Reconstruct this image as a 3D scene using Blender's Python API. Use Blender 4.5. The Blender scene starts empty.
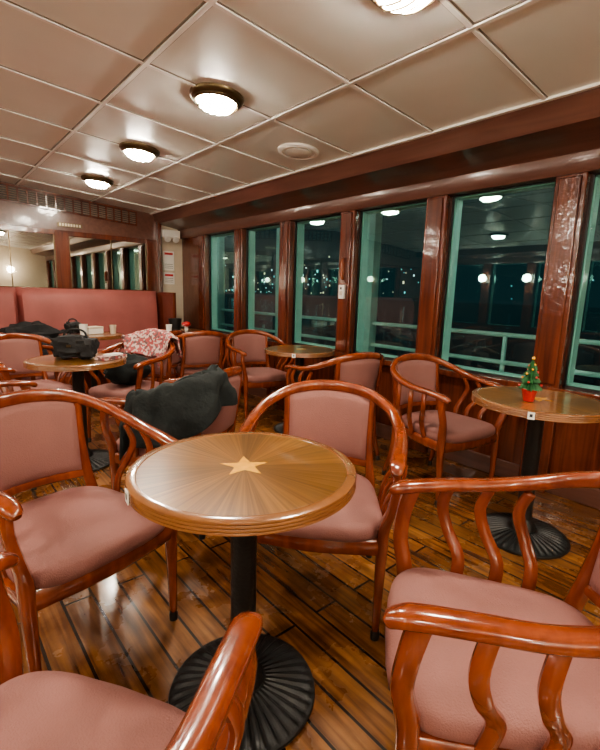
import bpy, math, random
from math import sin, cos, pi, radians, atan2, sqrt
from mathutils import Vector, Matrix, noise
random.seed(4)
scene = bpy.context.scene
try:
    scene.view_settings.look = 'AgX - Medium High Contrast'
except Exception:
    pass

# ------------------------------------------------------------ materials
def new_mat(name):
    m = bpy.data.materials.new(name); m.use_nodes = True
    nt = m.node_tree
    return m, nt, nt.nodes['Principled BSDF']
def N(nt, t, **kw):
    n = nt.nodes.new(t)
    for k, v in kw.items(): setattr(n, k, v)
    return n
def L(nt, a, b): nt.links.new(a, b)
def plain(name, col, rough=.5, metal=0, coat=0, var=.12, scale=8, bump=0, bscale=60, emit=None, estr=0):
    m, nt, b = new_mat(name)
    tc = N(nt, 'ShaderNodeTexCoord')
    no = N(nt, 'ShaderNodeTexNoise'); no.inputs['Scale'].default_value = scale; no.inputs['Detail'].default_value = 4
    L(nt, tc.outputs['Object'], no.inputs['Vector'])
    r = N(nt, 'ShaderNodeValToRGB')
    r.color_ramp.elements[0].position = .3; r.color_ramp.elements[1].position = .7
    r.color_ramp.elements[0].color = tuple(c*(1-var) for c in col)+(1,)
    r.color_ramp.elements[1].color = tuple(min(1, c*(1+var)) for c in col)+(1,)
    L(nt, no.outputs['Fac'], r.inputs['Fac']); L(nt, r.outputs['Color'], b.inputs['Base Color'])
    b.inputs['Roughness'].default_value = rough; b.inputs['Metallic'].default_value = metal
    b.inputs['Coat Weight'].default_value = coat; b.inputs['Coat Roughness'].default_value = .08
    if bump:
        n2 = N(nt, 'ShaderNodeTexNoise'); n2.inputs['Scale'].default_value = bscale; n2.inputs['Detail'].default_value = 3
        L(nt, tc.outputs['Object'], n2.inputs['Vector'])
        bp = N(nt, 'ShaderNodeBump'); bp.inputs['Strength'].default_value = bump; bp.inputs['Distance'].default_value = .01
        L(nt, n2.outputs['Fac'], bp.inputs['Height']); L(nt, bp.outputs['Normal'], b.inputs['Normal'])
    if emit:
        b.inputs['Emission Color'].default_value = emit+(1,); b.inputs['Emission Strength'].default_value = estr
    return m
def wood(name, c1, c2, rough=.25, coat=.6, sc=(30, 30, 2.5), bump=.0):
    m, nt, b = new_mat(name)
    tc = N(nt, 'ShaderNodeTexCoord'); mp = N(nt, 'ShaderNodeMapping'); mp.inputs['Scale'].default_value = sc
    no = N(nt, 'ShaderNodeTexNoise'); no.inputs['Scale'].default_value = 1; no.inputs['Detail'].default_value = 6; no.inputs['Distortion'].default_value = .6
    L(nt, tc.outputs['Object'], mp.inputs['Vector']); L(nt, mp.outputs['Vector'], no.inputs['Vector'])
    r = N(nt, 'ShaderNodeValToRGB'); r.color_ramp.elements[0].position = .32; r.color_ramp.elements[1].position = .68
    r.color_ramp.elements[0].color = c1+(1,); r.color_ramp.elements[1].color = c2+(1,)
    L(nt, no.outputs['Fac'], r.inputs['Fac']); L(nt, r.outputs['Color'], b.inputs['Base Color'])
    b.inputs['Roughness'].default_value = rough; b.inputs['Coat Weight'].default_value = coat; b.inputs['Coat Roughness'].default_value = .07
    if bump:
        n2 = N(nt, 'ShaderNodeTexNoise'); n2.inputs['Scale'].default_value = 14; n2.inputs['Detail'].default_value = 3
        L(nt, tc.outputs['Object'], n2.inputs['Vector'])
        bp = N(nt, 'ShaderNodeBump'); bp.inputs['Strength'].default_value = bump; bp.inputs['Distance'].default_value = .01
        L(nt, n2.outputs['Fac'], bp.inputs['Height'])
        L(nt, bp.outputs['Normal'], b.inputs['Normal']); L(nt, bp.outputs['Normal'], b.inputs['Coat Normal'])
    return m
def emis(name, col, s):
    m, nt, b = new_mat(name)
    b.inputs['Base Color'].default_value = col+(1,)
    b.inputs['Emission Color'].default_value = col+(1,); b.inputs['Emission Strength'].default_value = s
    return m

M_CW = wood('chair_wood', (.15, .027, .009), (.26, .056, .017), .2, .9, (22, 22, 6))
M_WW = wood('panel_wood', (.066, .015, .008), (.155, .037, .016), .2, .8, (24, 24, 1.6), bump=.3)
M_WF = wood('fascia_wood', (.100, .043, .031), (.15, .066, .047), .3, .5, (24, 1.6, 24), bump=.12)
M_FAB = plain('salmon_upholstery', (.265, .118, .102), .75, var=.08, scale=5, bump=.25, bscale=260)
M_BENCH = plain('bench_upholstery', (.28, .082, .072), .6, var=.1, scale=4, bump=.15, bscale=120)
M_BLK = plain('black_iron', (.010, .010, .010), .42, var=.2, bump=.2, bscale=90)
M_BLACKP = plain('black_plastic', (.01, .01, .01), .35)
M_CEIL = plain('ceiling_panel', (.80, .80, .75), .3, var=.03, scale=2.5, coat=.25)
M_STRIP = plain('ceiling_strip', (.90, .89, .85), .3, var=.03, coat=.3)
M_GAP = plain('ceiling_gap', (.20, .17, .14), .6)
M_BRASS = plain('aged_brass', (.14, .10, .055), .3, metal=.8)
M_CREAM = plain('cream_wall', (.55, .47, .36), .5, var=.04)
M_TEAL = plain('pale_teal_paint', (.44, .60, .56), .35, var=.08, coat=.3)
M_WHITE = plain('white_plastic', (.75, .73, .68), .4, var=.03)
M_RIM = wood('table_rim_wood', (.17, .066, .024), (.28, .12, .045), .2, .9, (6, 6, 60))
M_STAR = plain('star_inlay', (.80, .40, .05), .25, coat=.6, var=.1, scale=40)
M_DOME = emis('lamp_glass', (1, .91, .76), 250)
M_FILL_GLOBE = emis('fill_globe_glow', (1, .91, .76), 75)  # glow of the added fill globes, not a known fixture
M_DARKC = plain('dark_cloth', (.008, .012, .012), .85, var=.3, bump=.5, bscale=40)
M_BLACKC = plain('black_cloth', (.012, .012, .013), .8, var=.3, bump=.4, bscale=50)
M_RED = plain('red_foil', (.5, .03, .03), .3)
M_GREEN = plain('tinsel_green', (.02, .10, .03), .6, var=.4, scale=60)
M_GRILLE = plain('grille_dark', (.02, .016, .014), .5)
M_SLAT = plain('grille_slat', (.20, .13, .09), .5)
M_DECK = plain('deck_paint', (.08, .15, .135), .5)
M_WATER = plain('night_water', (.004, .008, .012), .15, bump=.6, bscale=1.5)

def mirror_mat():
    m, nt, b = new_mat('mirror_glass')
    b.inputs['Base Color'].default_value = (.58, .56, .52, 1); b.inputs['Metallic'].default_value = 1; b.inputs['Roughness'].default_value = .02
    return m
M_MIR = mirror_mat()
def glass_mat():
    m, nt, b = new_mat('window_glass')
    nt.nodes.remove(b); out = nt.nodes['Material Output']
    tr = N(nt, 'ShaderNodeBsdfTransparent'); tr.inputs[0].default_value = (.70, .95, .90, 1)
    gl = N(nt, 'ShaderNodeBsdfGlossy'); gl.inputs['Color'].default_value = (.60, .94, .88, 1); gl.inputs['Roughness'].default_value = .012
    lw = N(nt, 'ShaderNodeLayerWeight'); lw.inputs['Blend'].default_value = .5
    pw = N(nt, 'ShaderNodeMath', operation='POWER'); pw.inputs[1].default_value = 3.0
    ma = N(nt, 'ShaderNodeMath', operation='MULTIPLY_ADD'); ma.inputs[1].default_value = .75; ma.inputs[2].default_value = .15
    L(nt, lw.outputs['Facing'], pw.inputs[0]); L(nt, pw.outputs[0], ma.inputs[0])
    mx = N(nt, 'ShaderNodeMixShader')
    L(nt, ma.outputs[0], mx.inputs[0]); L(nt, tr.outputs[0], mx.inputs[1]); L(nt, gl.outputs[0], mx.inputs[2])
    L(nt, mx.outputs[0], out.inputs['Surface'])
    return m
M_GLASS = glass_mat()

def floor_mat():
    m, nt, b = new_mat('teak_planks')
    tc = N(nt, 'ShaderNodeTexCoord'); sp = N(nt, 'ShaderNodeSeparateXYZ'); cb = N(nt, 'ShaderNodeCombineXYZ')
    L(nt, tc.outputs['Object'], sp.inputs[0]); L(nt, sp.outputs['Y'], cb.inputs['X']); L(nt, sp.outputs['X'], cb.inputs['Y'])
    br = N(nt, 'ShaderNodeTexBrick'); br.offset = .37; br.offset_frequency = 2
    for k, v in (('Scale', 1), ('Mortar Size', .0050), ('Mortar Smooth', .1), ('Bias', 0), ('Brick Width', 1.7), ('Row Height', .105)):
        br.inputs[k].default_value = v
    br.inputs['Color1'].default_value = (.26, .24, .22, 1); br.inputs['Color2'].default_value = (1, 1, 1, 1); br.inputs['Mortar'].default_value = (0, 0, 0, 1)
    L(nt, cb.outputs[0], br.inputs['Vector'])
    mp = N(nt, 'ShaderNodeMapping'); mp.inputs['Scale'].default_value = (45, 3, 1)
    L(nt, tc.outputs['Object'], mp.inputs['Vector'])
    no = N(nt, 'ShaderNodeTexNoise'); no.inputs['Detail'].default_value = 7; no.inputs['Scale'].default_value = 1; no.inputs['Distortion'].default_value = .4
    L(nt, mp.outputs[0], no.inputs['Vector'])
    r = N(nt, 'ShaderNodeValToRGB'); e = r.color_ramp.elements
    e[0].position = .28; e[0].color = (.13, .045, .012, 1); e[1].position = .72; e[1].color = (.50, .225, .072, 1)
    L(nt, no.outputs['Fac'], r.inputs['Fac'])
    no2 = N(nt, 'ShaderNodeTexNoise'); no2.inputs['Scale'].default_value = 2.4; no2.inputs['Detail'].default_value = 6; no2.inputs['Roughness'].default_value = .62
    L(nt, tc.outputs['Object'], no2.inputs['Vector'])
    r2 = N(nt, 'ShaderNodeValToRGB'); r2.color_ramp.elements[0].position = .38; r2.color_ramp.elements[1].position = .62
    r2.color_ramp.elements[0].color = (.52, .43, .37, 1); r2.color_ramp.elements[1].color = (1, 1, 1, 1)
    L(nt, no2.outputs['Fac'], r2.inputs['Fac'])
    m1 = N(nt, 'ShaderNodeMixRGB', blend_type='MULTIPLY'); m1.inputs[0].default_value = 1
    L(nt, r.outputs[0], m1.inputs[1]); L(nt, r2.outputs[0], m1.inputs[2])
    m2 = N(nt, 'ShaderNodeMixRGB', blend_type='MULTIPLY'); m2.inputs[0].default_value = .6
    L(nt, m1.outputs[0], m2.inputs[1]); L(nt, br.outputs['Color'], m2.inputs[2])
    m3 = N(nt, 'ShaderNodeMixRGB'); m3.inputs[2].default_value = (.014, .008, .005, 1)
    L(nt, br.outputs['Fac'], m3.inputs[0]); L(nt, m2.outputs[0], m3.inputs[1]); L(nt, m3.outputs[0], b.inputs['Base Color'])
    rr = N(nt, 'ShaderNodeMapRange'); rr.inputs['From Min'].default_value = .35; rr.inputs['From Max'].default_value = .65
    rr.inputs['To Min'].default_value = .14; rr.inputs['To Max'].default_value = .40
    L(nt, no2.outputs['Fac'], rr.inputs['Value']); L(nt, rr.outputs[0], b.inputs['Roughness'])
    b.inputs['Coat Weight'].default_value = .6; b.inputs['Coat Roughness'].default_value = .12
    ad = N(nt, 'ShaderNodeMath', operation='MULTIPLY_ADD'); ad.inputs[1].default_value = -.35
    L(nt, no.outputs['Fac'], ad.inputs[0]); L(nt, br.outputs['Fac'], ad.inputs[2])
    bp = N(nt, 'ShaderNodeBump'); bp.invert = True; bp.inputs['Strength'].default_value = .6; bp.inputs['Distance'].default_value = .004
    L(nt, ad.outputs[0], bp.inputs['Height']); L(nt, bp.outputs['Normal'], b.inputs['Normal'])
    return m
M_FLOOR = floor_mat()

def veneer_mat():
    m, nt, b = new_mat('radial_veneer')
    tc = N(nt, 'ShaderNodeTexCoord'); sp = N(nt, 'ShaderNodeSeparateXYZ'); L(nt, tc.outputs['Object'], sp.inputs[0])
    at = N(nt, 'ShaderNodeMath', operation='ARCTAN2'); L(nt, sp.outputs['Y'], at.inputs[0]); L(nt, sp.outputs['X'], at.inputs[1])
    mu = N(nt, 'ShaderNodeMath', operation='MULTIPLY'); mu.inputs[1].default_value = 20/(2*pi); L(nt, at.outputs[0], mu.inputs[0])
    fl = N(nt, 'ShaderNodeMath', operation='FLOOR'); L(nt, mu.outputs[0], fl.inputs[0])
    wn = N(nt, 'ShaderNodeTexWhiteNoise', noise_dimensions='1D'); L(nt, fl.outputs[0], wn.inputs['W'])
    ga = N(nt, 'ShaderNodeMath', operation='MULTIPLY'); ga.inputs[1].default_value = 34; L(nt, at.outputs[0], ga.inputs[0])
    ln = N(nt, 'ShaderNodeVectorMath', operation='LENGTH'); L(nt, tc.outputs['Object'], ln.inputs[0])
    lm = N(nt, 'ShaderNodeMath', operation='MULTIPLY'); lm.inputs[1].default_value = 6; L(nt, ln.outputs['Value'], lm.inputs[0])
    cb = N(nt, 'ShaderNodeCombineXYZ'); L(nt, ga.outputs[0], cb.inputs[0]); L(nt, lm.outputs[0], cb.inputs[1])
    no = N(nt, 'ShaderNodeTexNoise'); no.inputs['Scale'].default_value = 1; no.inputs['Detail'].default_value = 4
    L(nt, cb.outputs[0], no.inputs['Vector'])
    r = N(nt, 'ShaderNodeValToRGB'); e = r.color_ramp.elements
    e[0].position = .3; e[0].color = (.14, .056, .012, 1); e[1].position = .7; e[1].color = (.31, .145, .035, 1)
    L(nt, no.outputs['Fac'], r.inputs['Fac'])
    mr = N(nt, 'ShaderNodeMapRange'); mr.inputs['To Min'].default_value = .62; mr.inputs['To Max'].default_value = 1.12; L(nt, wn.outputs['Value'], mr.inputs['Value'])
    hs = N(nt, 'ShaderNodeHueSaturation'); L(nt, r.outputs[0], hs.inputs['Color']); L(nt, mr.outputs[0], hs.inputs['Value'])
    L(nt, hs.outputs[0], b.inputs['Base Color'])
    b.inputs['Roughness'].default_value = .3; b.inputs['Coat Weight'].default_value = .9; b.inputs['Coat Roughness'].default_value = .04
    return m
M_VEN = veneer_mat()

def pattern_mat():
    m, nt, b = new_mat('patterned_scarf_cloth')
    tc = N(nt, 'ShaderNodeTexCoord'); vo = N(nt, 'ShaderNodeTexVoronoi'); vo.inputs['Scale'].default_value = 60
    L(nt, tc.outputs['Object'], vo.inputs['Vector'])
    r = N(nt, 'ShaderNodeValToRGB'); r.color_ramp.interpolation = 'CONSTANT'; e = r.color_ramp.elements
    e[0].color = (.36, .08, .08, 1); e[1].position = .4; e[1].color = (.52, .37, .33, 1)
    x = e.new(.72); x.color = (.14, .08, .08, 1)
    sp = N(nt, 'ShaderNodeSeparateColor'); L(nt, vo.outputs['Color'], sp.inputs[0]); L(nt, sp.outputs[0], r.inputs['Fac'])
    L(nt, r.outputs[0], b.inputs['Base Color']); b.inputs['Roughness'].default_value = .8
    return m
M_PAT = pattern_mat()

# ------------------------------------------------------------ mesh builder
class MB:
    def __init__(s): s.v = []; s.f = []; s.m = []; s.mats = []
    def mi(s, mat):
        if mat not in s.mats: s.mats.append(mat)
        return s.mats.index(mat)
    def add(s, vs, fs, mat, M=None):
        o = len(s.v); k = s.mi(mat)
        for p in vs:
            p = Vector(p); s.v.append(M @ p if M else p)
        for f in fs: s.f.append([i+o for i in f]); s.m.append(k)
    def box(s, x0, x1, y0, y1, z0, z1, mat, M=None):
        vs = [(x, y, z) for x in (x0, x1) for y in (y0, y1) for z in (z0, z1)]
        s.add(vs, [(0, 1, 3, 2), (4, 6, 7, 5), (0, 4, 5, 1), (2, 3, 7, 6), (0, 2, 6, 4), (1, 5, 7, 3)], mat, M)
    def lathe(s, prof, mat, seg=48, M=None, zmod=None, caps=(1, 1)):
        vs = []; fs = []; n = len(prof)
        for i, (r, z) in enumerate(prof):
            for j in range(seg):
                a = 2*pi*j/seg; dz = zmod(r, a) if zmod else 0
                vs.append((max(r, 1e-5)*cos(a), max(r, 1e-5)*sin(a), z+dz))
        for i in range(n-1):
            for j in range(seg):
                k = (j+1) % seg
                fs.append((i*seg+j, i*seg+k, (i+1)*seg+k, (i+1)*seg+j))
        if caps[0]: fs.append(tuple(range(seg-1, -1, -1)))
        if caps[1]: fs.append(tuple((n-1)*seg+j for j in range(seg)))
        s.add(vs, fs, mat, M)
    def sweep(s, pts, sizes, mat, up=(0, 0, 1), n=12, seg=5, e=.75, M=None):
        P = [Vector(p) for p in pts]
        if isinstance(sizes, tuple): sizes = [sizes]*len(P)
        path = []; sz = []
        for i in range(len(P)-1):
            p0 = P[max(i-1, 0)]; p1 = P[i]; p2 = P[i+1]; p3 = P[min(i+2, len(P)-1)]
            for k in range(seg):
                t = k/seg
                path.append(.5*((2*p1)+(p2-p0)*t+(2*p0-5*p1+4*p2-p3)*t*t+(3*p1-p0-3*p2+p3)*t**3))
                sz.append([sizes[i][q]*(1-t)+sizes[i+1][q]*t for q in (0, 1)])
        path.append(P[-1]); sz.append(list(sizes[-1]))
        up = Vector(up); vs = []; fs = []
        T0 = (path[1]-path[0]).normalized(); T1 = (path[-1]-path[-2]).normalized()
        c = min(sz[0])*.5; path = [path[0]-T0*c]+path+[path[-1]+T1*min(sz[-1])*.5]
        sz = [[q*.6 for q in sz[0]]]+sz+[[q*.6 for q in sz[-1]]]
        for i, p in enumerate(path):
            a = path[max(i-1, 0)]; b = path[min(i+1, len(path)-1)]
            T = (b-a).normalized(); S = T.cross(up)
            S = S.normalized() if S.length > 1e-4 else Vector((1, 0, 0)); Nn = S.cross(T)
            for j in range(n):
                an = 2*pi*j/n; cx = cos(an); sx = sin(an)
                cx = math.copysign(abs(cx)**e, cx); sx = math.copysign(abs(sx)**e, sx)
                vs.append(p+S*cx*sz[i][0]+Nn*sx*sz[i][1])
        for i in range(len(path)-1):
            for j in range(n):
                k = (j+1) % n
                fs.append((i*n+j, i*n+k, (i+1)*n+k, (i+1)*n+j))
        fs.append(tuple(range(n-1, -1, -1))); q = (len(path)-1)*n; fs.append(tuple(q+j for j in range(n)))
        s.add(vs, fs, mat, M)
    def grid(s, fn, nu, nv, mat, M=None, flip=False):
        vs = [fn(i/nu, j/nv) for i in range(nu+1) for j in range(nv+1)]; fs = []
        for i in range(nu):
            for j in range(nv):
                a = i*(nv+1)+j; f = (a, a+1, a+nv+2, a+nv+1)
                fs.append(f[::-1] if flip else f)
        s.add(vs, fs, mat, M)
    def blob(s, c, r, mat, amp=.25, fr=3, seed=0, nu=28, nv=18, sq=1.0, M=None):
        vs = []; fs = []
        for i in range(nv+1):
            th = pi*i/nv
            for j in range(nu):
                ph = 2*pi*j/nu
                d = Vector((sin(th)*cos(ph), sin(th)*sin(ph), cos(th)))
                k = 1+amp*noise.noise(d*fr+Vector((seed, seed*2, 0)))+amp*.4*noise.noise(d*fr*3+Vector((seed, 0, 5)))
                dd = [math.copysign(abs(q)**sq, q)*k for q in d]
                vs.append((c[0]+dd[0]*r[0], c[1]+dd[1]*r[1], max(c[2]+dd[2]*r[2], c[2]-r[2])))
        for i in range(nv):
            for j in range(nu):
                k = (j+1) % nu; fs.append((i*nu+j, (i+1)*nu+j, (i+1)*nu+k, i*nu+k))
        s.add(vs, fs, mat, M)
    def mesh(s, name, ang=38):
        me = bpy.data.meshes.new(name); me.from_pydata([tuple(p) for p in s.v], [], s.f)
        for m in s.mats: me.materials.append(m)
        me.polygons.foreach_set('material_index', s.m)
        me.polygons.foreach_set('use_smooth', [True]*len(s.f))
        me.validate(); me.update()
        me.set_sharp_from_angle(angle=radians(ang))
        return me
    def obj(s, name, loc=(0, 0, 0), rot=0, bevel=0, parent=None):
        o = bpy.data.objects.new(name, s.mesh(name)); scene.collection.objects.link(o)
        o.location = loc; o.rotation_euler = (0, 0, rot)
        if bevel:
            b = o.modifiers.new('bevel', 'BEVEL'); b.width = bevel; b.segments = 2; b.limit_method = 'ANGLE'
        if parent: o.parent = parent
        return o
def inst(me, name, loc, rot=0):
    o = bpy.data.objects.new(name, me); scene.collection.objects.link(o)
    o.location = loc; o.rotation_euler = (0, 0, rot); return o
def face(fx, fy): return atan2(-fx, fy)

# ------------------------------------------------------------ room shell
WX = 2.95; YB = 6.0; YF = -2.4; XL = -2.95
def zc(x): return 2.364-.067*abs(x)
b = MB(); b.box(XL-.1, WX+.1, YF-.1, YB+.1, -.08, 0, M_FLOOR); b.obj('floor')

b = MB()
for a, c in ((-2.6, 0), (0, 2.6)):
    vs = [(x, y, zc(x)+dz) for x in (a, c) for y in (YF-.1, YB+.1) for dz in (0, .1)]
    b.add(vs, [(0, 1, 3, 2), (4, 6, 7, 5), (0, 4, 5, 1), (2, 3, 7, 6), (0, 2, 6, 4), (1, 5, 7, 3)], M_CEIL)
for k in range(-3, 4):
    x = .19+.78*k
    if abs(x) > 2.56: continue
    for w, d, mt in ((.019, .004, M_GAP), (.011, .011, M_STRIP)):
        b.box(x-w, x+w, YF, YB, zc(x)-d, zc(x)+.03, mt)
y = 1.05-.65*5
while y < YB:
    for sgn in (-1, 1):
        for w, d, mt in ((.017, .0035, M_GAP), (.010, .010, M_STRIP)):
            vs = [(x, yy, zc(x)+dz) for x in (0, sgn*2.55) for yy in (y-w, y+w) for dz in (-d, .03)]
            b.add(vs, [(0, 1, 3, 2), (4, 6, 7, 5), (0, 4, 5, 1), (2, 3, 7, 6), (0, 2, 6, 4), (1, 5, 7, 3)], mt)
    y += .65
b.obj('ceiling')

PIL = [1.03+.87*k for k in range(-4, 6)]
def window_wall(sg, name):
    b = MB()
    def bx(x0, x1, y0, y1, z0, z1, mt):
        x0 *= sg; x1 *= sg
        b.box(min(x0, x1), max(x0, x1), y0, y1, z0, z1, mt)
    bx(2.95, 3.05, YF-.1, YB+.1, 0, .66, M_WW)
    bx(2.88, 3.05, YF, YB, .64, .685, M_WW)
    bx(2.955, 3.05, YF-.1, YB+.1, 1.92, 2.3, M_WW)
    bx(2.93, 2.96, YF, YB, 0.0, .12, M_WF)
    for y in PIL:
        bx(2.90, 3.05, y-.085, y+.085, 0, 2.06, M_WW)
        bx(2.885, 2.90, y-.06, y+.06, .70, 1.90, M_WW)
    bx(2.93, 3.05, PIL[-1]+.06, YB, .6, 2.0, M_WW)
    bx(2.90, 3.05, YF, PIL[0]-.05, 0, 2.06, M_WW)
    return b.obj(name, bevel=.006)
window_wall(1, 'wall_right'); window_wall(-1, 'wall_left')

def fascia(sg, name):
    prof = [(2.50, zc(2.5)+.01), (2.50, zc(2.5)-.012), (2.525, zc(2.5)-.03), (2.545, 2.10), (2.565, 2.075), (2.62, 2.07), (2.86, 2.035), (2.875, 2.02), (2.875, 1.935), (2.89, 1.915), (2.96, 1.915), (2.96, 2.26), (2.6, 2.28)]
    b = MB(); n = len(prof)
    vs = [(sg*x, y, z) for y in (YF, YB) for x, z in prof]
    fs = [(i, (i+1) % n, n+(i+1) % n, n+i) for i in range(n)]+[tuple(range(n)), tuple(range(2*n-1, n-1, -1))]
    b.add(vs, fs, M_WF)
    x0, x1 = sorted((sg*2.475, sg*2.503))
    b.box(x0, x1, YF, YB, zc(2.5)-.012, zc(2.5)+.03, M_STRIP)
    return b.obj(name)
fascia(1, 'trim_1'); fascia(-1, 'trim_2')

for sg in (1, -1):
    for i in range(len(PIL)-1):
        y0 = PIL[i]+.085; y1 = PIL[i+1]-.085
        b = MB()
        def bx(x0, x1, *a):
            x0 *= sg; x1 *= sg; b.box(min(x0, x1), max(x0, x1), *a)
        b.add([(sg*2.988, y0, .685), (sg*2.988, y1, .685), (sg*2.988, y1, 1.92), (sg*2.988, y0, 1.92)], [(0, 1, 2, 3)], M_GLASS)
        for q in ((y0, y0+.02, .685, 1.92), (y1-.02, y1, .685, 1.92), (y0, y1, .685, .705), (y0, y1, 1.90, 1.92)):
            bx(2.992, 3.075, *q, M_TEAL)
        for q in ((y0, y0+.012, .685, 1.92), (y1-.012, y1, .685, 1.92), (y0, y1, .685, .697), (y0, y1, 1.908, 1.92)):
            bx(2.965, 2.984, *q, M_BLACKP)
        b.obj('window_%d' % (i+1+(0 if sg == 1 else 9)))

b = MB()
b.box(XL-.1, 2.56, YB, YB+.1, 0, 2.5, M_WF); b.box(2.56, WX+.1, YB, YB+.1, 0, 2.5, M_CREAM)
b.box(XL, 2.56, YB-.03, YB, 1.80, 1.86, M_WW); b.box(XL, 2.56, YB-.04, YB, 1.14, 1.19, M_WW)
for x in (2.48, 1.38, .28, -.82, -1.92): b.box(x-.075, x+.075, YB-.045, YB, 1.16, 1.84, M_WW)
b.box(2.55, 2.60, YB-.08, YB, 0, 2.1, M_WW)
b.obj('wall_back', bevel=.004)
b = MB(); b.box(XL-.1, WX+.1, YF-.1, YF, 0, 2.5, M_CREAM); b.obj('wall_front')
for x0, x1 in ((1.455, 2.405), (.355, 1.305), (-.745, .205), (-1.845, -.895)):
    b = MB(); b.box(x0, x1, YB-.018, YB-.004, 1.19, 1.80, M_MIR)
    for q in ((x0, x0+.012, 1.19, 1.80), (x1-.012, x1, 1.19, 1.80)): b.box(q[0], q[1], YB-.024, YB-.004, q[2], q[3], M_BRASS)
    xm = x0+(x1-x0)*.52
    b.box(xm-.006, xm+.006, YB-.022, YB-.016, 1.19, 1.80, M_BRASS)
    b.obj('wall_mirror')
b = MB()
def slab(b, x0, x1, y0, y1, o0, o1, mt):
    vs = [(x, y, zc(x)-o) for x in (x0, x1) for y in (y0, y1) for o in (o1, o0)]
    b.add(vs, [(0, 1, 3, 2), (4, 6, 7, 5), (0, 4, 5, 1), (2, 3, 7, 6), (0, 2, 6, 4), (1, 5, 7, 3)], mt)
for x0, x1 in ((.12, 2.28), (-2.28, -.12)):
    slab(b, x0, x1, YB-.012, YB-.002, .03, .19, M_GRILLE)
    for q in range(6): slab(b, x0, x1, YB-.03, YB-.012, .045+.024*q, .053+.024*q, M_SLAT)
    slab(b, x0, x1, YB-.035, YB-.002, .02, .035, M_WW); slab(b, x0, x1, YB-.035, YB-.002, .185, .20, M_WW)
    n = int((x1-x0)/.09)
    for q in range(n+1):
        x = x0+(x1-x0)*q/n; slab(b, x-.008, x+.008, YB-.034, YB-.002, .02, .2, M_WW)
b.obj('air_vent_grille')
b = MB(); b.box(1.35, 1.62, YB-.02, YB-.002, 1.905, 1.95, M_BRASS)
for q in range(8): b.box(1.365+q*.031, 1.385+q*.031, YB-.024, YB-.02, 1.913, 1.942, M_CREAM)
b.obj('brass_sign')

b = MB()
b.box(-2.4, 2.5, 5.52, 5.94, 0, .30, M_WW)
nseg = 3; w = 4.9/nseg
for i in range(nseg):
    x0 = -2.4+i*w
    def seatf(u, v, x0=x0):
        uu = 2*u-1; vv = 2*v-1; e = (1-abs(uu)**24)**.5*(1-abs(vv)**8)**.5
        return (x0+w*u, 5.36+.46*v, .36+.10*e)
    b.grid(seatf, 32, 12, M_BENCH)
    def backf(u, v, x0=x0):
        uu = 2*u-1; e = (1-abs(uu)**30)**.5; z = .42+.76*v
        t = .02+.13*(1-v**7)**.5*e
        return (x0+w*u, 5.95-t-.03*(1-v), z)
    b.grid(backf, 40, 16, M_BENCH)
b.box(-2.4, 2.5, 5.37, 5.94, .28, .37, M_BENCH)
b.box(2.5, 2.54, 5.40, 5.94, 0, 1.17, M_WW)
b.obj('banquette_bench')

# ------------------------------------------------------------ exterior deck
DY = 22
b = MB(); b.box(3.06, 4.35, -3.5, DY, -.15, -.05, M_DECK); b.box(3.06, 4.35, -3.5, DY, 2.35, 2.42, M_DECK)
b.box(3.02, 3.10, YB+.12, DY, -.05, 2.35, M_TEAL)
for z in (.88, .62, .36): b.sweep([(4.15, -3.4, z), (4.15, 2, z), (4.15, DY-.1, z)], (.022, .022), M_TEAL, n=8, seg=1)
for k in range(15): b.sweep([(4.15, -3.3+1.72*k+.0, -.05), (4.15, -3.3+1.72*k, .88)], (.02, .02), M_TEAL, up=(0, 1, 0), n=8, seg=1)
for yy in (-1.8, 0, 3.51, 5.27, 7.02, 8.9, 11, 13.5, 17): b.box(4.09, 4.21, yy-.05, yy+.05, -.05, 2.35, M_TEAL)
dl = emis('deck_lamp_glass', (.80, 1, .92), 75)
for yy in (-.8, 1.2, 4.4, 6.6, 9.5, 13, 17):
    T = Matrix.Translation((3.45, yy, 2.35))
    b.lathe([(.09, .0), (.09, -.03)], M_WHITE, 20, M=T); b.lathe([(.08, -.03), (.07, -.06), (.03, -.08)], dl, 20, M=T)
b.obj('outer_deck_with_railing')
b = MB(); b.box(4.5, 400, -200, 400, -2.6, -2.5, M_WATER); b.obj('harbour_water')
b = MB(); cm = [emis('city_warm', (1, .75, .5), 1.6), emis('city_white', (.8, .95, 1), 2.2), emis('city_teal', (.3, .85, .85), 1.6), emis('city_teal_dim', (.2, .6, .7), 1)]
for i in range(210):
    y = random.uniform(110, 380); x = 150+random.uniform(0, 30); z = 1.5+random.random()**2.2*18; s = random.uniform(.2, .5)
    b.box(x, x+s, y, y+s, z, z+s*random.choice((1, 1, 2.5)), random.choice(cm))
for i in range(12):
    y = random.uniform(-20, 90); x = 150; z = 1.5+random.random()**2.0*6; s = random.uniform(.2, .35)
    b.box(x, x+s, y, y+s, z, z+s, random.choice(cm))
b.obj('city_lights')
w = bpy.data.worlds.new('night'); scene.world = w; w.use_nodes = True
w.node_tree.nodes['Background'].inputs[0].default_value = (.010, .026, .030, 1); w.node_tree.nodes['Background'].inputs[1].default_value = 1

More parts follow.
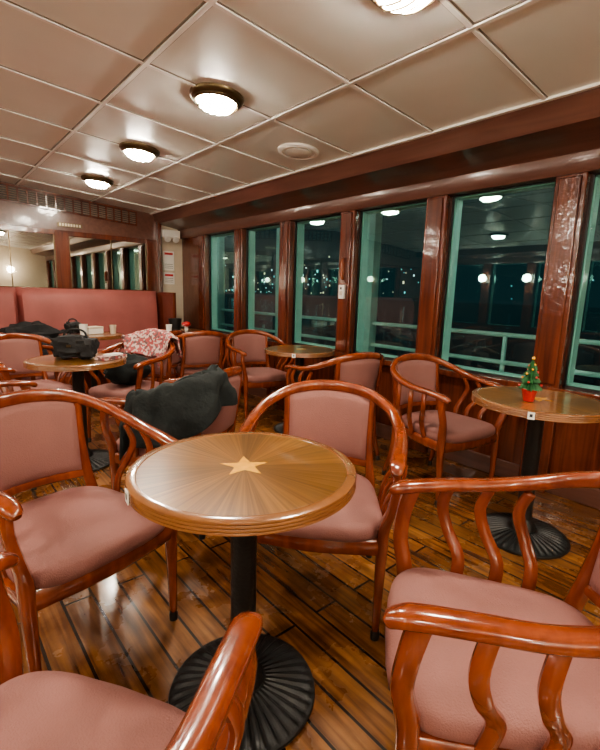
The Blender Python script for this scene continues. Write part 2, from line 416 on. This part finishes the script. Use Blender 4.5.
# ------------------------------------------------------------ ceiling lamps
b = MB()
b.lathe([(.150, .02), (.150, -.010), (.142, -.022), (.128, -.028), (.118, -.028), (.118, -.018), (.05, -.018)], M_BRASS, 48)
b.lathe([(.128, -.026), (.128, -.036), (.118, -.042), (.108, -.036), (.108, -.024)], M_BRASS, 48)
b.lathe([(.108, -.024), (.106, -.042), (.093, -.058), (.070, -.070), (.035, -.077), (0, -.079)], M_DOME, 48)
for q in (-.085, -.051, -.017, .017, .051, .085):
    h = sqrt(.114**2-q*q)
    b.sweep([(q, -h, -.034), (q, -h*.8, -.062+abs(q)*.12), (q, 0, -.087+abs(q)*.25), (q, h*.8, -.062+abs(q)*.12), (q, h, -.034)], (.0045, .0045), M_BRASS, n=6, seg=4)
LM = b.mesh('ceiling_lamp')
for sg in (1, -1):
    for x, y in ((1.37, -1.45), (1.37, -.20), (1.37, 1.085), (1.385, 2.37), (1.43, 3.62), (1.49, 4.88)):
        x *= sg
        o = inst(LM, 'ceiling_lamp', (x, y, zc(x)), 0); o.rotation_euler = (0, radians(3.8)*sg, 0)
b = MB(); b.lathe([(.15, .01), (.15, -.008), (.14, -.016), (.12, -.018), (.118, -.010), (.05, -.010)], M_STRIP, 40)
b.lathe([(.10, -.008), (.10, -.018), (.085, -.022), (0, -.022)], M_CEIL, 40)
o = b.obj('ceiling_speaker', (2.2, 2.62, zc(2.2))); o.rotation_euler = (0, radians(3.8), 0)
b = MB()  # invented globes on out-of-view walls, added to brighten the ceiling
b.lathe([(.05, 0), (.05, .015), (.02, .02), (.015, .09)], M_BRASS, 20, M=Matrix.Rotation(radians(90), 4, 'X'))
b.blob((0, -.13, 0), (.075, .075, .075), M_FILL_GLOBE, 0, nu=24, nv=16)
SM = b.mesh('added_fill_globe')
for y in PIL[1:-1]: inst(SM, 'added_fill_globe', (-2.885, y, 1.62), radians(90))
for x in (-2, -1, 0, 1, 2): inst(SM, 'added_fill_globe', (x, YF, 1.62), radians(180))

# ------------------------------------------------------------ armchair
def chair_mesh():
    b = MB()
    half = [(-.268, .262, .640), (-.272, .225, .655), (-.285, .12, .668), (-.296, 0, .678), (-.290, -.12, .702), (-.250, -.225, .742), (-.150, -.298, .785)]
    rail = half+[(0, -.322, .800)]+[(-x, y, z) for x, y, z in reversed(half)]
    hs = [(.018, .013), (.027, .017), (.026, .017), (.024, .017), (.023, .019), (.021, .021), (.019, .024)]
    b.sweep(rail, hs+[(.018, .025)]+hs[::-1], M_CW, n=14, seg=5)
    for s in (-1, 1):
        b.sweep([(s*.270, .205, .650), (s*.276, .222, .58), (s*.262, .228, .50), (s*.243, .212, .42), (s*.240, .208, .34), (s*.238, .212, .18), (s*.236, .216, .035)],
                [(.015, .024), (.015, .022), (.016, .022), (.021, .024), (.021, .022), (.016, .017), (.013, .013)], M_CW, up=(0, 1, 0), n=12)
        b.lathe([(.014, .036), (.016, .02), (.015, .0)], M_BLACKP, 12, M=Matrix.Translation((s*.236, .216, 0)))
        for yt, yb in ((.095, .075), (-.01, -.03), (-.115, -.12)):
            b.sweep([(s*.290, yt, .668), (s*.308, yt+.018, .60), (s*.292, yt, .53), (s*.258, yb-.012, .46), (s*.238, yb, .37)],
                    [(.0095, .016), (.0095, .017), (.0095, .017), (.0095, .018), (.010, .018)], M_CW, up=(0, 1, 0), n=10)
        b.sweep([(s*.190, -.282, .765), (s*.186, -.268, .62), (s*.190, -.240, .48), (s*.200, -.222, .38), (s*.205, -.235, .20), (s*.215, -.285, .03)],
                [(.014, .018), (.015, .02), (.018, .022), (.021, .023), (.018, .019), (.014, .014)], M_CW, up=(0, 1, 0), n=12)
        b.lathe([(.014, .036), (.016, .02), (.015, .0)], M_BLACKP, 12, M=Matrix.Translation((s*.215, -.288, 0)))
        b.sweep([(s*.240, .215, .355), (s*.230, 0, .355), (s*.200, -.225, .355)], (.016, .032), M_CW, n=10)
    b.sweep([(-.24, .212, .355), (0, .235, .355), (.24, .212, .355)], (.014, .032), M_CW, n=10)
    b.sweep([(-.2, -.222, .355), (0, -.235, .355), (.2, -.222, .355)], (.014, .032), M_CW, n=10)
    b.sweep([(-.188, -.243, .475), (0, -.285, .475), (.188, -.243, .475)], (.013, .018), M_CW, n=10)
    nn = 48; rings = [(.955, .375), (1.0, .386), (1.012, .402), (1.0, .420), (.965, .432), (.88, .440), (.72, .446), (.5, .449), (.25, .450), (.02, .450)]
    vs = []; fs = []
    for sc, z in rings:
        for j in range(nn):
            a = 2*pi*j/nn; c = cos(a); q = sin(a)
            c = math.copysign(abs(c)**.42, c); q = math.copysign(abs(q)**.42, q)
            y = .235*q*sc+.004; hw = (.228+.028*q)
            vs.append((hw*c*sc, y+.018*q*(1-c*c)*sc, z))
    for i in range(len(rings)-1):
        for j in range(nn):
            k = (j+1) % nn; fs.append((i*nn+j, i*nn+k, (i+1)*nn+k, (i+1)*nn+j))
    fs.append(tuple(range(nn-1, -1, -1))); fs.append(tuple((len(rings)-1)*nn+j for j in range(nn)))
    b.add(vs, fs, M_FAB)
    def pad(sgn):
        def f(u, v):
            uu = 2*u-1; ww = v
            e = max(0, (1-abs(uu)**6))**.5*max(0, (1-abs(2*ww-1)**8))**.5
            zt = .755+.028*(1-uu*uu); z = .485+ww*(zt-.485)
            x = uu*(.172+.012*ww)
            yc = -.244-.036*ww-.040*(1-uu*uu)
            return (x, yc+sgn*(.004+.022*e), z)
        return f
    b.grid(pad(1), 20, 16, M_FAB); b.grid(pad(-1), 20, 16, M_FAB, flip=True)
    return b.mesh('armchair')
CH = chair_mesh()
chairs = [
    ('A', .330, 1.53, .25, -.97), ('B', 1.135, 1.165, -.76, -.65), ('C', 2.48, 1.44, -.2, -.98),
    ('D', .95, .36, -.60, .80), ('E', .025, .640, .84, .54), ('F', 1.0, 2.16, -.5, .86),
    ('G', 1.24, 3.50, -.85, -.5), ('H', 2.52, 3.50, -.2, -.98), ('I', 2.33, 2.28, .15, .98),
    ('J', .20, 3.12, 1, .05), ('K', 2.15, 4.15, .2, 1), ('L', 1.70, 4.25, -.5, .85), ('M', .78, 4.60, .95, .2),
    ('N', .62, 3.88, .2, -1),
]
CM = {}
for k, x, y, fx, fy in chairs:
    o = inst(CH, 'armchair', (x, y, 0), face(fx, fy)); CM[k] = Matrix.Translation((x, y, 0)) @ Matrix.Rotation(face(fx, fy), 4, 'Z')

# ------------------------------------------------------------ tables
def table_mesh():
    b = MB()
    R = .308
    b.lathe([(R-.05, .710), (R-.026, .7280)], M_VEN, 96)
    rim = [(R-.026, .7280), (R-.024, .7300), (R-.008, .7300)]
    z = .7275
    for q in range(4):
        rim += [(R-.001, z), (R, z-.0025), (R, z-.0055), (R-.005, z-.0072)]; z -= .0085
    rim += [(R-.006, z), (R-.03, z-.003), (.05, z-.003)]
    b.lathe(rim, M_RIM, 96, caps=(0, 1))
    vs = [(0, 0, .7292)]
    for k in range(10):
        a = pi/2+k*pi/5; r = .072 if k % 2 == 0 else .029
        vs.append((r*cos(a), r*sin(a), .7284))
    b.add(vs, [(0, 1+k, 1+(k+1) % 10) for k in range(10)], M_STAR)
    b.lathe([(.11, .692), (.11, .682), (.05, .665), (.037, .64), (.037, .10), (.046, .085), (.060, .06), (.062, .045)], M_BLK, 32)
    def zm(r, a): return .0035*(1 if (r > .07 and r < .205) else 0)*max(-1, min(1, 3*sin(a*36)))
    b.lathe([(.05, .050), (.07, .046), (.095, .042), (.13, .036), (.17, .028), (.20, .020), (.208, .016), (.218, .014), (.220, .008), (.216, .0)], M_BLK, 288, zmod=zm)
    return b.mesh('cafe_table', 30)
TB = table_mesh()
tabs = {'1': (.645, .965), 'R': (2.27, .82), 'L': (.78, 3.18), '3': (2.495, 2.88), 'F1': (1.35, 4.85), 'F2': (2.28, 4.85)}
for k, (x, y) in tabs.items():
    inst(TB, 'cafe_table', (x, y, 0), face(.62, .78)+.12)
for k in ('1', 'R', '3'):
    x, y = tabs[k]; b = MB()
    a = {'1': radians(172), 'R': radians(196), '3': radians(220)}[k]
    b.box(-.001, .002, -.014, .014, -.018, .014, M_WHITE); b.box(.002, .0025, -.006, .006, -.008, .006, M_BLACKP)
    b.obj('table_number_tag', (x+.3095*cos(a), y+.3095*sin(a), .712), a)

# ------------------------------------------------------------ clothes and bags
def drape(name, M, path, prof, mat, folds=9, amp=.018, seed=1, nu=50, jag=.06):
    P = [Vector(p[:3]) for p in path]; O = [Vector((p[3], p[4], 0)).normalized() for p in path]
    def interp(t, A):
        f = t*(len(A)-1); i = min(int(f), len(A)-2); q = f-i
        p0 = A[max(i-1, 0)]; p1 = A[i]; p2 = A[i+1]; p3 = A[min(i+2, len(A)-1)]
        return .5*((2*p1)+(p2-p0)*q+(2*p0-5*p1+4*p2-p3)*q*q+(3*p1-p0-3*p2+p3)*q**3)
    PR = [Vector((p[0], p[1], 0)) for p in prof]
    def f(u, v):
        p = interp(u, P); o = interp(u, O).normalized(); q = interp(v, PR)
        hang = max(0, -q.y); g = amp*min(1, hang*8)*(sin(u*folds*2*pi+v*2)+.5*sin(u*folds*4.3+seed))
        n = noise.noise(Vector((u*6+seed, v*5, 0)))*.028+noise.noise(Vector((u*15+seed, v*11, 3)))*.01
        zz = q.y*(1+jag*4*noise.noise(Vector((u*4, seed*3.1, 0))))
        if q.x > 0: zz *= (1.25-.75*u) if name == 'jacket' else 1
        return M @ (p+o*(q.x+(g+n*.6)*(1 if q.x >= 0 else -.4))+Vector((0, 0, zz+abs(n)*.9)))
    b = MB(); b.grid(f, nu, 36, mat); o = b.obj(name)
    s = o.modifiers.new('thick', 'SOLIDIFY'); s.thickness = .012; s.offset = 1
    return o
pathL = [(-.294, .03, .676, -1, 0), (-.296, -.03, .684, -1, 0), (-.290, -.12, .705, -1, -.2), (-.25, -.225, .745, -.8, -.6), (-.16, -.292, .785, -.3, -1), (-.10, -.312, .795, 0, -1)]
drape('jacket', CM['F'], pathL, [(-.09, -.20), (-.055, -.10), (-.035, .0), (-.02, .035), (.01, .045), (.035, .025), (.055, -.06), (.07, -.15), (.08, -.24)], M_DARKC, folds=4, amp=.02, seed=2, jag=.14)
pathB = [(-.25, -.225, .745, -.8, -.6), (-.15, -.298, .788, -.3, -1), (0, -.322, .803, 0, -1), (.15, -.298, .788, .3, -1), (.25, -.225, .745, .8, -.6)]
drape('patterned_shirt', CM['G'], pathB, [(-.10, -.16), (-.06, -.08), (-.035, .01), (-.01, .05), (.025, .045), (.045, 0), (.06, -.08)], M_PAT, folds=3, seed=5, jag=.14)
b = MB(); b.blob((0, 0, .12), (.17, .12, .12), M_DARKC, .3, 2.2, 3); b.obj('coat_bundle', (1.22, 3.48, .455))
def bag(name, loc, rot, sx, sy, sz, mat):
    b = MB(); b.blob((0, 0, sz), (sx, sy, sz), mat, .3, 2.8, 7, sq=.7)
    b.sweep([(-sx*.6, 0, sz*1.6), (-sx*.45, .01, sz*2.3), (0, .02, sz*2.5), (sx*.45, .01, sz*2.3), (sx*.6, 0, sz*1.6)], (.007, .007), mat, up=(0, 1, 0), n=8)
    b.box(-sx*.1, sx*.1, -sy*1.02, -sy*.9, sz*1.1, sz*1.3, M_BRASS)
    return b.obj(name, loc, rot)
bag('handbag', (.78, 3.20, .7295), -.7, .135, .09, .078, M_BLACKC)
b = MB(); b.box(-.10, .10, -.045, .045, 0, .022, M_PAT); b.box(-.03, .08, -.03, .04, .022, .03, M_WHITE)
b.obj('phone_and_papers', (.97, 3.08, .7305), .5)
b = MB(); b.blob((0, 0, .17), (.32, .17, .17), M_BLACKC, .35, 2.2, 11); b.blob((.3, .0, .12), (.22, .14, .12), M_BLACKC, .35, 2.2, 5)
b.obj('coat_pile', (.93, 5.56, .465))
b = MB(); b.blob((0, 0, .15), (.2, .12, .15), M_BLACKC, .35, 2.2, 15); b.obj('backpack', (.80, 4.62, .455))
def cup(name, loc, r, h, mat):
    b = MB(); b.lathe([(r*.75, 0), (r, h), (r*.93, h), (r*.7, .006)], mat, 24); return b.obj(name, loc)
cup('paper_cup', (.72, 3.38, .7305), .035, .09, M_BLK)
cup('paper_cup', (.93, 3.34, .7305), .035, .09, M_WHITE)
cup('paper_cup', (1.24, 4.74, .7305), .04, .11, M_WHITE); cup('ice_bucket', (2.24, 4.80, .7305), .075, .15, M_BLK)
cup('paper_cup', (2.12, 4.70, .7305), .035, .09, M_WHITE); cup('paper_cup', (1.55, 4.82, .7305), .035, .09, M_CREAM)
b = MB(); b.box(-.09, .09, -.06, .06, 0, .07, M_WHITE); b.box(-.092, .092, -.062, .062, .055, .075, M_CREAM)
b.obj('cake_box', (1.36, 4.88, .7305), .4, bevel=.004)
bag('handbag', (1.20, 4.95, .7305), .3, .08, .06, .06, M_BLACKC)
b = MB()
b.lathe([(.02, 0), (.022, .05), (.05, .055)], M_WHITE, 16); b.blob((0, 0, .075), (.05, .05, .03), M_RED, .3, 3, 3)
b.obj('menu_stand', (2.42, 4.88, .7305))

b = MB()
b.lathe([(.022, 0), (.034, .052), (.037, .056), (.034, .060), (.03, .054), (.0, .05)], M_RED, 28)
b.lathe([(.005, .05), (.005, .09)], M_CW, 8)
for z, r, h in ((.06, .052, .06), (.092, .043, .055), (.124, .032, .05), (.154, .022, .045)):
    seg = 36; vs = []; fs = []
    for j in range(seg):
        a = 2*pi*j/seg; rr = r*(1.0 if j % 2 else .68)+.004*random.random()
        vs.append((rr*cos(a), rr*sin(a), z+random.uniform(-.006, .006)))
    vs.append((0, 0, z+h)); vs.append((0, 0, z+.012))
    for j in range(seg):
        k = (j+1) % seg; fs += [(j, k, seg), (k, j, seg+1)]
    b.add(vs, fs, M_GREEN)
for q in range(16):
    t = q/16; a = q*2.4; r = .046*(1-t)+.008; z = .068+t*.115
    b.blob((r*cos(a), r*sin(a), z), (.0055,)*3, M_RED if q % 3 else M_STAR, 0, nu=8, nv=6)
b.blob((0, 0, .205), (.008, .008, .008), M_STAR, 0, nu=8, nv=6)
b.obj('potted_christmas_tree', (2.17, .83, .7305))

# ------------------------------------------------------------ wall fittings
b = MB(); b.box(2.858, 2.8845, 2.74, 2.80, 1.17, 1.29, M_WHITE); b.box(2.853, 2.858, 2.755, 2.785, 1.20, 1.235, M_CREAM); b.box(2.853, 2.858, 2.76, 2.78, 1.25, 1.27, M_BLACKP)
b.obj('light_switch', bevel=.003)
b = MB()
b.sweep([(2.87, 2.77, 1.34), (2.87, 2.77, 1.40), (2.87, 2.77, 1.47), (2.87, 2.77, 1.52)], [(.012, .018), (.014, .024), (.014, .030), (.01, .012)], M_CW, up=(1, 0, 0), n=10)
b.obj('carved_wall_ornament')
b = MB(); b.box(2.60, 2.84, 5.86, 5.995, 1.90, 2.0, M_WHITE)
for x in (2.66, 2.78): b.lathe([(.02, 0), (.045, .03), (.045, .05)], M_WHITE, 20, M=Matrix.Translation((x, 5.90, 1.90)) @ Matrix.Rotation(radians(120), 4, 'X'))
b.obj('emergency_light', bevel=.005)
for x, z, h in ((2.72, 1.60, .26), (2.72, 1.36, .16)):
    b = MB(); b.box(x-.08, x+.08, 5.985, 5.996, z-h/2, z+h/2, M_WHITE); b.box(x-.06, x+.06, 5.982, 5.985, z+h/2-.05, z+h/2-.02, M_RED)
    for q in range(3): b.box(x-.06, x+.06, 5.983, 5.985, z-h/2+.03+.025*q, z-h/2+.035+.025*q, M_BLACKP)
    b.obj('wall_notice')
b = MB(); b.lathe([(.0, 0), (.05, .005), (.055, .03), (.055, .28), (.04, .33), (.016, .35), (.016, .38), (0, .385)], M_RED, 24); b.sweep([(0, -.01, .37), (0, -.06, .36), (0, -.065, .25)], (.008, .008), M_BLACKP, up=(1, 0, 0), n=8)
b.obj('fire_extinguisher', (2.76, 5.90, .0))

# ------------------------------------------------------------ camera
yaw, p, ro = radians(41), radians(10.43), radians(1.7)
F = Vector((sin(yaw)*cos(p), cos(yaw)*cos(p), -sin(p)))
R = Vector((cos(yaw), -sin(yaw), 0)); U = R.cross(F)
R2 = R*cos(ro)+U*sin(ro); U2 = U*cos(ro)-R*sin(ro)
cam = bpy.data.cameras.new('camera'); co = bpy.data.objects.new('camera', cam); scene.collection.objects.link(co)
m = Matrix((R2, U2, -F)).transposed().to_4x4(); m.translation = Vector((0, 0, 1.2)); co.matrix_world = m
cam.sensor_fit = 'HORIZONTAL'; cam.sensor_width = 36; cam.lens = 26.4; cam.clip_start = .02; cam.clip_end = 600
scene.camera = co
